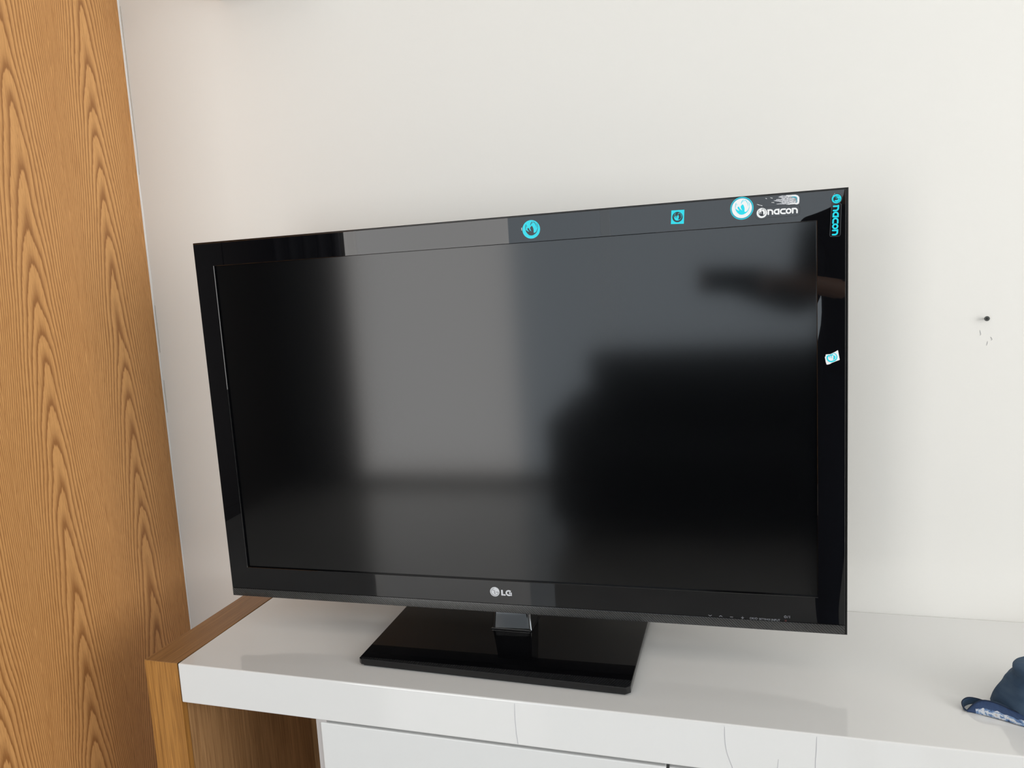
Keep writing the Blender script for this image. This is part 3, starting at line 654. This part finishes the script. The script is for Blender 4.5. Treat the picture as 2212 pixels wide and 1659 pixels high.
# ------------------------------------------------------------------ the room behind the camera, seen only in reflections
M_darkwood = new_mat('dark_walnut', (0.020, 0.013, 0.009), 0.5, 0.3)
wr = tag(empty('wardrobe', (-2.58, -2.1, 0)), 'tall dark walnut wardrobe along the far left side of the room', 'wardrobe')
bm = bmesh.new(); box(bm, (-2.84, -3.66, 0.0), (-2.34, -0.66, 2.56)); P(wr, 'wardrobe_body', bm, M_darkwood)
for k in range(5):
    bm = bmesh.new(); box(bm, (-2.339, -3.655+0.6*k, 0.08), (-2.320, -3.065+0.6*k, 2.53), 0.002); P(wr, 'wardrobe_door', bm, M_darkwood)
cl = tag(empty('closet', (-1.8, -0.3, 0)), 'oak closet fronts behind the oak side panel', 'closet')
for k in range(4):
    bm = bmesh.new(); box(bm, (-2.84+0.525*k, -0.60, 0.0), (-2.84+0.525*k+0.52, -0.575, H-0.02), 0.002); P(cl, 'closet_door', bm, M_darkwood)
M_curt = new_mat('grey_curtain', (0.10, 0.10, 0.11), 0.9, 0.1)
bm = bmesh.new(); q = []
for k in range(60):
    s = k/59; q.append((-2.30+0.48*s, -3.60+0.03*sin(s*pi*9)))
for (a, b) in zip(q, q[1:]):
    vs = [bm.verts.new((a[0], a[1], 0.03)), bm.verts.new((b[0], b[1], 0.03)), bm.verts.new((b[0], b[1], 2.52)), bm.verts.new((a[0], a[1], 2.52))]; bm.faces.new(vs)
bmesh.ops.remove_doubles(bm, verts=bm.verts[:], dist=1e-5)
cu = link('curtain', bm, M_curt, smooth=True); tag(cu, 'dark grey curtain gathered beside the far window', 'curtain')
md = cu.modifiers.new('solid', 'SOLIDIFY'); md.thickness = 0.004
M_sofa = new_mat('black_fabric', (0.015, 0.015, 0.018), 0.8, 0.2)
so = tag(empty('sofa', (0.95, -2.9, 0)), 'black fabric sofa against the wall behind the camera', 'sofa')
for nm, a, b in (('sofa_base', (-0.3, -3.55, 0.10), (1.9, -2.65, 0.30)), ('seat_cushion', (-0.12, -3.35, 0.30), (0.94, -2.60, 0.46)), ('seat_cushion', (0.95, -3.35, 0.30), (1.72, -2.60, 0.46)), ('backrest', (-0.2, -3.60, 0.30), (1.80, -3.32, 0.88)), ('armrest', (-0.32, -3.56, 0.10), (-0.13, -2.62, 0.64)), ('armrest', (1.73, -3.56, 0.10), (1.92, -2.62, 0.64))):
    bm = bmesh.new(); box(bm, a, b, 0.04, 4); P(so, nm, bm, M_sofa, smooth=True)
for (x, y) in ((-0.24, -3.48), (1.84, -3.48), (-0.24, -2.72), (1.84, -2.72)):
    bm = bmesh.new(); cyl(bm, (x, y, 0), (x, y, 0.105), 0.02, 0.028, 14); fix(bm); P(so, 'leg', bm, M_darkwood)

# the person taking the picture, standing behind the camera and to its right
ph = tag(empty('phone', CAM-fw*0.012), 'black phone held sideways in front of the television', 'phone')
MP = Matrix(((r2.x, u2.x, -fw.x), (r2.y, u2.y, -fw.y), (r2.z, u2.z, -fw.z))).to_4x4()
M_phone = new_mat('phone_black', (0.01, 0.01, 0.012), 0.2, 0.5)
bm = bmesh.new(); box(bm, (-0.020, -0.058, -0.004), (0.127, 0.014, 0.004), 0.0035, 3); bmesh.ops.transform(bm, matrix=MP, verts=bm.verts[:]); link('phone_body', bm, M_phone, ph)
bm = bmesh.new(); box(bm, (-0.017, -0.055, 0.0038), (0.124, 0.011, 0.0046), 0.0003); bmesh.ops.transform(bm, matrix=MP, verts=bm.verts[:]); link('phone_screen', bm, M_phone, ph)
def onphone(x, y, z): return ph.location + (MP @ Vector((x, y, z)))
M_skin = new_mat('skin', (0.42, 0.24, 0.16), 0.55, 0.4); M_shirt = new_mat('dark_shirt', (0.012, 0.013, 0.018), 0.85, 0.2)
M_jean = new_mat('dark_jeans', (0.02, 0.028, 0.05), 0.85, 0.2); M_hair = new_mat('dark_hair', (0.012, 0.009, 0.007), 0.6, 0.4)
def skin_mesh(name, verts, edges, radii, parent, mats, root=0, sub=2, pick=None):
    me = bpy.data.meshes.new(name); me.from_pydata([Vector(v) for v in verts], edges, []); o = bpy.data.objects.new(name, me); COL.objects.link(o)
    o.modifiers.new('skin', 'SKIN')
    if not me.skin_vertices: me.skin_vertices.new() if hasattr(me.skin_vertices, 'new') else None
    bpy.context.view_layer.update()
    lay = me.skin_vertices[0].data
    for i, r in enumerate(radii): lay[i].radius = (r if isinstance(r, tuple) else (r, r)); lay[i].use_root = (i == root)
    m = o.modifiers.new('sub', 'SUBSURF'); m.levels = sub; m.render_levels = sub
    bpy.context.view_layer.update(); dg = bpy.context.evaluated_depsgraph_get()
    m2 = bpy.data.meshes.new_from_object(o.evaluated_get(dg)); o.modifiers.clear(); o.data = m2
    for x in mats: m2.materials.append(x)
    for p_ in m2.polygons:
        p_.use_smooth = True
        if pick: p_.material_index = pick(p_.center)
    o.parent = parent; return o
pc = Vector((0.96, -1.80, 0))
per = tag(empty('person', pc), 'person in a dark shirt and jeans holding up a phone with both hands', 'person')
def R_(v): return Vector(v)-pc
hl = onphone(-0.040, -0.022, 0.060); hr = onphone(0.147, -0.022, 0.060)
vs = [(0.96, -1.80, 0.98), (0.96, -1.80, 1.12), (0.96, -1.79, 1.28), (0.96, -1.80, 1.42), (0.96, -1.79, 1.51), (0.96, -1.765, 1.60), (0.96, -1.765, 1.685),
      (0.80, -1.79, 1.43), (0.76, -1.66, 1.19), tuple(hl.lerp(Vector((0.76, -1.66, 1.19)), 0.22)), tuple(hl),
      (1.12, -1.80, 1.43), (1.09, -1.66, 1.18), tuple(hr.lerp(Vector((1.09, -1.66, 1.18)), 0.22)), tuple(hr),
      (0.87, -1.80, 0.92), (0.86, -1.79, 0.50), (0.85, -1.83, 0.09), (0.84, -1.70, 0.035),
      (1.05, -1.80, 0.92), (1.06, -1.79, 0.50), (1.07, -1.83, 0.09), (1.08, -1.70, 0.035)]
ed = [(0, 1), (1, 2), (2, 3), (3, 4), (4, 5), (5, 6), (3, 7), (7, 8), (8, 9), (9, 10), (3, 11), (11, 12), (12, 13), (13, 14), (0, 15), (15, 16), (16, 17), (17, 18), (0, 19), (19, 20), (20, 21), (21, 22)]
ra = [(0.15, 0.11), (0.135, 0.10), (0.15, 0.11), (0.13, 0.09), 0.055, (0.078, 0.095), (0.070, 0.085), 0.060, 0.046, 0.027, 0.024, 0.060, 0.046, 0.027, 0.024, 0.095, 0.062, 0.042, 0.035, 0.095, 0.062, 0.042, 0.035]
def pick(c):
    g = c+pc
    if g.z > 1.50: return 0
    if g.y > -1.44 and g.z > 1.0: return 0
    if g.z < 0.07: return 3
    if g.z < 0.96: return 2
    return 1
skin_mesh('body', [R_(v) for v in vs], ed, ra, per, [M_skin, M_shirt, M_jean, M_darkwood], 0, 2, pick)
bm = bmesh.new(); g = bmesh.ops.create_uvsphere(bm, u_segments=28, v_segments=18, radius=0.095)
for v in list(bm.verts):
    v.co = Vector((v.co.x*0.90, v.co.y*1.06, v.co.z*1.12))
bmesh.ops.delete(bm, geom=[v for v in bm.verts if v.co.z < -0.02 and v.co.y > -0.03 or v.co.y > 0.062], context='VERTS')
bmesh.ops.translate(bm, verts=bm.verts[:], vec=R_((0.96, -1.772, 1.665))); link('hair', bm, M_hair, per, smooth=True)
for sgn, hp in ((-1, hl), (1, hr)):
    xo = -0.020 if sgn < 0 else 0.127
    for k, (yy, ln) in enumerate(((0.006, 0.030), (-0.012, 0.034), (-0.030, 0.032), (-0.047, 0.026))):
        a = onphone(xo+sgn*0.018, yy*0.75-0.008, 0.048); b = onphone(xo+sgn*0.020, yy, 0.018); c = onphone(xo+sgn*0.014, yy, -0.008); 
        e = onphone(xo-sgn*(ln-0.022), yy, -0.0120) if not (sgn < 0 and k < 2) else onphone(xo+sgn*0.008, yy, -0.0120)
        skin_mesh('finger', [R_(p) for p in (a, b, c, e)], [(0, 1), (1, 2), (2, 3)], [0.009, 0.0085, 0.008, 0.0065], per, [M_skin], 0, 1)
    a = onphone(xo+sgn*0.016, -0.040, 0.048); b = onphone(xo-sgn*0.002, -0.038, 0.030); c = onphone(xo-sgn*0.022, -0.028, 0.0140)
    skin_mesh('thumb', [R_(p) for p in (a, b, c)], [(0, 1), (1, 2)], [0.011, 0.0095, 0.008], per, [M_skin], 0, 1)
